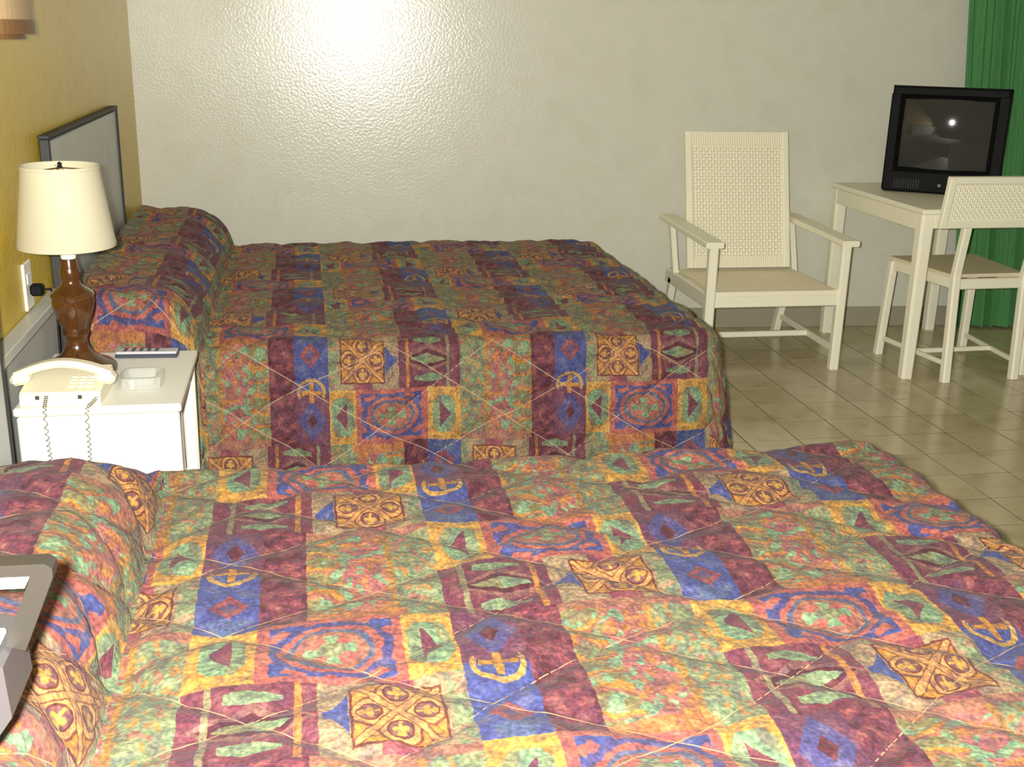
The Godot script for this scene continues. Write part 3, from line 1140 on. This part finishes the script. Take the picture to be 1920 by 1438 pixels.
func table_group() -> void:
	var T := 0.79
	var X0 := 3.475
	var X1 := 4.155
	var Z0 := 0.05
	var Z1 := 0.985
	var t := thing("table", "white wooden table with square legs carrying the television", "table")
	var s := Shape.new()
	s.box(Vector3((X0 + X1) / 2, T - 0.012, (Z0 + Z1) / 2), Vector3(X1 - X0, 0.024, Z1 - Z0), 0.005)
	part("tabletop", s, mats.cream_paint, t)
	for x in [X0 + 0.04, X1 - 0.04]:
		for z in [Z0 + 0.05, Z1 - 0.045]:
			s = Shape.new()
			s.bar(Vector3(x, 0, z), Vector3(x, T - 0.024, z), Vector3.RIGHT, 0.054, 0.054, 0.066, 0.066)
			part("leg", s, mats.cream_paint, t)
	for x in [X0 + 0.022, X1 - 0.022]:
		s = Shape.new()
		s.box(Vector3(x, T - 0.062, (Z0 + Z1) / 2), Vector3(0.024, 0.076, Z1 - Z0 - 0.14), 0.002)
		part("apron", s, mats.cream_paint, t)
	for z in [Z0 + 0.03, Z1 - 0.022]:
		s = Shape.new()
		s.box(Vector3((X0 + X1) / 2, T - 0.055, z), Vector3(X1 - X0 - 0.13, 0.062, 0.024), 0.002)
		part("apron", s, mats.cream_paint, t)
	television(Vector3(3.590, T, 0.37), deg_to_rad(-33))
	chair()

func television(at: Vector3, turn: float) -> void:
	# origin: front lower left corner; x along the front, +z out of the screen
	var tv := thing("television", "black boxy tube television on the white table", "television", at, turn)
	var W := 0.535
	var H := 0.505
	var s := Shape.new()
	# front bezel: four bars round the tube
	var sx0 := 0.050
	var sx1 := W - 0.055
	var sy0 := 0.108
	var sy1 := H - 0.046
	var f := 0.03
	s.box(Vector3(W / 2, (sy0) / 2 + 0.002, -f), Vector3(W, sy0 - 0.002, 0.07), 0.010)
	part("control_panel", s, mats.black, tv)
	s = Shape.new()
	s.box(Vector3(W / 2, (sy1 + H) / 2, -f), Vector3(W - 0.012, H - sy1, 0.07), 0.010)
	s.box(Vector3(sx0 / 2, (sy0 + sy1) / 2, -f), Vector3(sx0, sy1 - sy0 + 0.03, 0.07), 0.008)
	s.box(Vector3((sx1 + W) / 2, (sy0 + sy1) / 2, -f), Vector3(W - sx1, sy1 - sy0 + 0.03, 0.07), 0.008)
	# slanted inner reveal
	var inner := [Vector3(sx0 + 0.014, sy0 + 0.014, -0.018), Vector3(sx1 - 0.014, sy0 + 0.014, -0.018), Vector3(sx1 - 0.014, sy1 - 0.014, -0.018), Vector3(sx0 + 0.014, sy1 - 0.014, -0.018)]
	var outer := [Vector3(sx0, sy0, 0.002), Vector3(sx1, sy0, 0.002), Vector3(sx1, sy1, 0.002), Vector3(sx0, sy1, 0.002)]
	for i in 4:
		var j := (i + 1) % 4
		s.poly([outer[i], outer[j], inner[j], inner[i]], Vector3(W / 2, (sy0 + sy1) / 2, -0.5) + (outer[i] + outer[j] - Vector3(W, sy0 + sy1, 0)) * 4.0)
	part("bezel", s, mats.black, tv)
	# bulging picture tube
	s = Shape.new()
	var pts := []
	var cx := (sx0 + sx1) / 2
	var cy := (sy0 + sy1) / 2
	for j in 25:
		for i in 25:
			var a := (i / 24.0 - 0.5) * (sx1 - sx0 - 0.02)
			var b := (j / 24.0 - 0.5) * (sy1 - sy0 - 0.02)
			var R := 0.95
			pts.append(Vector3(cx + a, cy - b, sqrt(R * R - a * a - b * b) - R + 0.004))
	s.grid(pts, 25, 25)
	part("screen", s, mats.screen, tv, "dark grey curved glass screen")
	# the cabinet tapers towards the neck of the tube
	s = Shape.new()
	var secs := [[0.0, H, 0.0, W, -0.062], [0.006, H - 0.010, 0.01, W - 0.01, -0.13], [0.02, H - 0.09, 0.09, W - 0.09, -0.27], [0.03, H - 0.14, 0.13, W - 0.13, -0.36]]
	var mid := Vector3(W / 2, H / 2, -0.2)
	for i in 3:
		var A: Array = secs[i]
		var B: Array = secs[i + 1]
		var ra := [Vector3(A[2], A[0], A[4]), Vector3(A[3], A[0], A[4]), Vector3(A[3], A[1], A[4]), Vector3(A[2], A[1], A[4])]
		var rb := [Vector3(B[2], B[0], B[4]), Vector3(B[3], B[0], B[4]), Vector3(B[3], B[1], B[4]), Vector3(B[2], B[1], B[4])]
		for k in 4:
			var l := (k + 1) % 4
			s.poly([ra[k], ra[l], rb[l], rb[k]], mid)
		if i == 2: s.poly(rb, mid)
	part("cabinet", s, mats.black_matte, tv)
	s = Shape.new()
	s.box(Vector3(W * 0.62, 0.045, 0.006), Vector3(0.15, 0.035, 0.006), 0.002)
	part("control_flap", s, mats.black, tv)
	s = Shape.new()
	s.lathe(Vector3.ZERO, [[0.0, 0.006], [0.008, 0.006], [0.010, 0.0]], 16)
	var k := part("power_button", s, mats.remote_dark, tv)
	k.transform = Transform3D(Basis(Vector3.RIGHT, PI / 2), Vector3(W * 0.50, 0.045, 0.006))
	s = Shape.new()
	for i in 11:
		s.box(Vector3(0.06 + i * 0.011, 0.045, 0.0055), Vector3(0.004, 0.045, 0.002), 0.0005)
	part("speaker_grille", s, mats.black_matte, tv)

func chair() -> void:
	var c := thing("chair", "white wooden chair with wrapped rattan backrest pushed under the table", "chair", Vector3(3.835, 0, 0.76), deg_to_rad(2))
	# local: +z = the backrest's side, towards the camera
	var s: Shape
	var hb := 0.178
	var hf := 0.235
	for sx in [-1.0, 1.0]:
		s = Shape.new()
		s.bar(Vector3(sx * hb, 0, 0.262), Vector3(sx * hb, 0.50, 0.232), Vector3.RIGHT, 0.040, 0.040)
		s.bar(Vector3(sx * hb, 0.49, 0.232), Vector3(sx * (hb + 0.005), 0.93, 0.300), Vector3.RIGHT, 0.040, 0.036)
		part("rear_leg", s, mats.cream_paint, c)
		s = Shape.new()
		s.bar(Vector3(sx * hf, 0, -0.235), Vector3(sx * (hf - 0.012), 0.475, -0.215), Vector3.RIGHT, 0.040, 0.040)
		part("leg", s, mats.cream_paint, c)
		s = Shape.new()
		s.bar(Vector3(sx * (hb + 0.002), 0.455, 0.235), Vector3(sx * (hf - 0.012), 0.455, -0.215), Vector3.UP, 0.048, 0.024)
		part("side_rail", s, mats.cream_paint, c)
		s = Shape.new()
		s.bar(Vector3(sx * (hb + 0.002), 0.085, 0.258), Vector3(sx * (hf - 0.002), 0.085, -0.232), Vector3.UP, 0.022, 0.018)
		part("side_stretcher", s, mats.cream_paint, c)
	s = Shape.new()
	s.bar(Vector3(-0.205, 0.085, 0.03), Vector3(0.205, 0.085, 0.03), Vector3.UP, 0.022, 0.018)
	part("cross_stretcher", s, mats.cream_paint, c)
	for e in [[0.235, hb], [-0.215, hf - 0.012]]:
		s = Shape.new()
		s.bar(Vector3(-e[1], 0.455, e[0]), Vector3(e[1], 0.455, e[0]), Vector3.UP, 0.048, 0.024)
		part("cross_rail", s, mats.cream_paint, c)
	s = Shape.new()
	s.prism(Vector3(0, 0.479, 0), Vector3.RIGHT, Vector3(0, 0, 1), Vector3(0, 0.016, 0), PackedVector2Array([Vector2(-hf, -0.238), Vector2(hf, -0.238), Vector2(hb + 0.01, 0.212), Vector2(-hb - 0.01, 0.212)]))
	part("seat", s, mats.seat_weave, c, "beige seat panel")
	# backrest: a wide panel wrapped in cane
	var b0 := Vector3(-0.03, 0.725, 0.2945)
	var b1 := Vector3(-0.03, 0.945, 0.330)
	var ey := (b1 - b0).normalized()
	var nn := Vector3.RIGHT.cross(ey)
	var bw := 0.31
	s = Shape.new()
	for e in [0.012, b0.distance_to(b1) - 0.012]:
		s.bar(b0 + ey * e + Vector3(-bw, 0, 0), b0 + ey * e + Vector3(bw, 0, 0), ey, 0.032, 0.026)
	for sx in [-1.0, 1.0]:
		s.bar(b0 + Vector3(sx * (bw - 0.016), 0, 0), b1 + Vector3(sx * (bw - 0.016), 0, 0), Vector3.RIGHT, 0.034, 0.030)
	part("back_frame", s, mats.rattan, c)
	s = Shape.new()
	weave(s, b0 + ey * 0.03 + Vector3(-bw + 0.034, 0, 0), Vector3.RIGHT, ey, nn, 2 * bw - 0.068, b0.distance_to(b1) - 0.06, 0.012, 0.004)
	part("woven_back", s, mats.rattan, c, "woven rattan backrest", "stuff")

func curtain() -> void:
	var t := thing("curtain", "long green pleated curtain in the corner behind the television", "curtain")
	var s := Shape.new()
	var cols := 240
	var rows := 30
	var pts := []
	for j in rows:
		var y := lerpf(2.54, 0.012, j / (rows - 1.0))
		for i in cols:
			var k := i / (cols - 1.0)
			var left := 4.105 + (1.5 - y) * 0.10
			var x := lerpf(left, 5.15, k)
			var ph := k * 82.0 + 0.5 * sin(k * 21.0)
			var amp := 0.030 * (0.75 + 0.25 * sin(k * 37.0)) * (0.8 + 0.3 * (2.5 - y) / 2.5)
			pts.append(Vector3(x + 0.012 * sin(ph * 0.5 + y), y, 0.085 + amp * sin(ph) + 0.010 * sin(ph * 2.3 + 1.0) + 0.05 * clampf((k - 0.05) * 3.0, 0.0, 1.0) * (1.0 - y / 2.6)))
	s.grid(pts, cols, rows, PackedVector2Array(), Vector3(0, 0, 1))
	part("cloth", s, mats.curtain, t)
	s = Shape.new()
	s.box(Vector3(4.55, 2.57, 0.085), Vector3(1.3, 0.05, 0.06), 0.004)
	part("track", s, mats.white, t)

func small_things() -> void:
	# wall socket with the lamp's plug
	var o := thing("wall_socket", "white wall socket plate on the yellow wall beside the lamp", "socket", Vector3(0.0, 0.785, 2.235))
	var s := Shape.new()
	s.box(Vector3(0.004, 0, 0), Vector3(0.008, 0.135, 0.085), 0.003)
	part("plate", s, mats.white, o)
	s = Shape.new()
	s.box(Vector3(0.0085, 0.02, 0), Vector3(0.003, 0.03, 0.04), 0.001)
	part("insert", s, mats.white, o)
	var p := thing("power_plug", "black power plug and cord in the wall socket behind the lamp", "plug", Vector3(0.0, 0.772, 2.235))
	s = Shape.new()
	s.box(Vector3(0.028, 0, 0), Vector3(0.036, 0.034, 0.028), 0.006)
	part("body", s, mats.black, p)
	s = Shape.new()
	s.tube([Vector3(0.044, 0, 0), Vector3(0.058, -0.002, -0.02), Vector3(0.060, -0.03, -0.06), Vector3(0.058, -0.12, -0.075), Vector3(0.054, -0.22, -0.08)], 0.003, 6)
	part("cord", s, mats.black_matte, p)
	# fixture on the yellow wall, cut off by the top left corner
	var f := thing("wall_fixture", "beige and brown rounded wall fixture in the top left corner", "wall fixture", Vector3(0.0, 1.455, 2.46))
	s = Shape.new()
	var prof := PackedVector2Array()
	for i in 21:
		var a := PI * (i / 20.0) - PI / 2.0
		prof.append(Vector2(0.095 * pow(maxf(cos(a), 0.0), 0.6) + 0.032, 0.14 * sin(a)))
	prof.append(Vector2(0.0, 0.14))
	prof.append(Vector2(0.0, -0.14))
	s.prism(Vector3(0.0, 0.045, 0), Vector3.RIGHT, Vector3(0, 0, 1), Vector3(0, 0.20, 0), prof)
	part("shade", s, mats.fixture, f)
	s = Shape.new()
	var low := PackedVector2Array()
	for q in prof: low.append(q * Vector2(1.04, 1.03))
	s.prism(Vector3(0.0, 0.012, 0), Vector3.RIGHT, Vector3(0, 0, 1), Vector3(0, 0.034, 0), low)
	part("lower_rim", s, mats.fixture_dark, f, "brown lower rim")
	s = Shape.new()
	low = PackedVector2Array()
	for q in prof: low.append(q * Vector2(0.86, 0.80))
	s.prism(Vector3(0.0, 0.0, 0), Vector3.RIGHT, Vector3(0, 0, 1), Vector3(0, 0.012, 0), low)
	part("base_plate", s, mats.fixture_dark, f)
	# silver case with an angular handle on the near pillow
	var c := thing("handled_case", "silver metal object with angular handle on the near pillow at left edge", "case", Vector3(0.0, 0, 4.35))
	s = Shape.new()
	s.prism(Vector3(0, 0, -0.05), Vector3.RIGHT, Vector3.UP, Vector3(0, 0, 0.10), PackedVector2Array([Vector2(0.30, 0.722), Vector2(0.412, 0.722), Vector2(0.450, 0.776), Vector2(0.447, 0.838), Vector2(0.430, 0.850), Vector2(0.30, 0.850)]))
	part("body", s, mats.case_grey, c)
	s = Shape.new()
	s.prism(Vector3(0, 0, -0.012), Vector3.RIGHT, Vector3.UP, Vector3(0, 0, 0.026), PackedVector2Array([Vector2(0.30, 0.943), Vector2(0.492, 0.940), Vector2(0.499, 0.934), Vector2(0.499, 0.924), Vector2(0.462, 0.836), Vector2(0.442, 0.844), Vector2(0.476, 0.926), Vector2(0.30, 0.930)]))
	part("handle", s, mats.case_dark, c, "dark grey angular handle")
	s = Shape.new()
	s.prism(Vector3(0, 0, -0.010), Vector3.RIGHT, Vector3.UP, Vector3(0, 0, 0.021), PackedVector2Array([Vector2(0.30, 0.9295), Vector2(0.475, 0.9255), Vector2(0.468, 0.911), Vector2(0.30, 0.914)]))
	part("handle_glint", s, mats.case_glint, c, "flash highlight painted as a white strip under the handle top")  # painted highlight: the white stands for the flash reflecting off the tube
	s = Shape.new()
	s.box(Vector3(0.385, 0.853, 0.02), Vector3(0.11, 0.008, 0.05), 0.002)
	part("body_glint", s, mats.case_glint, c)  # glint along the top of the body, painted as a white strip
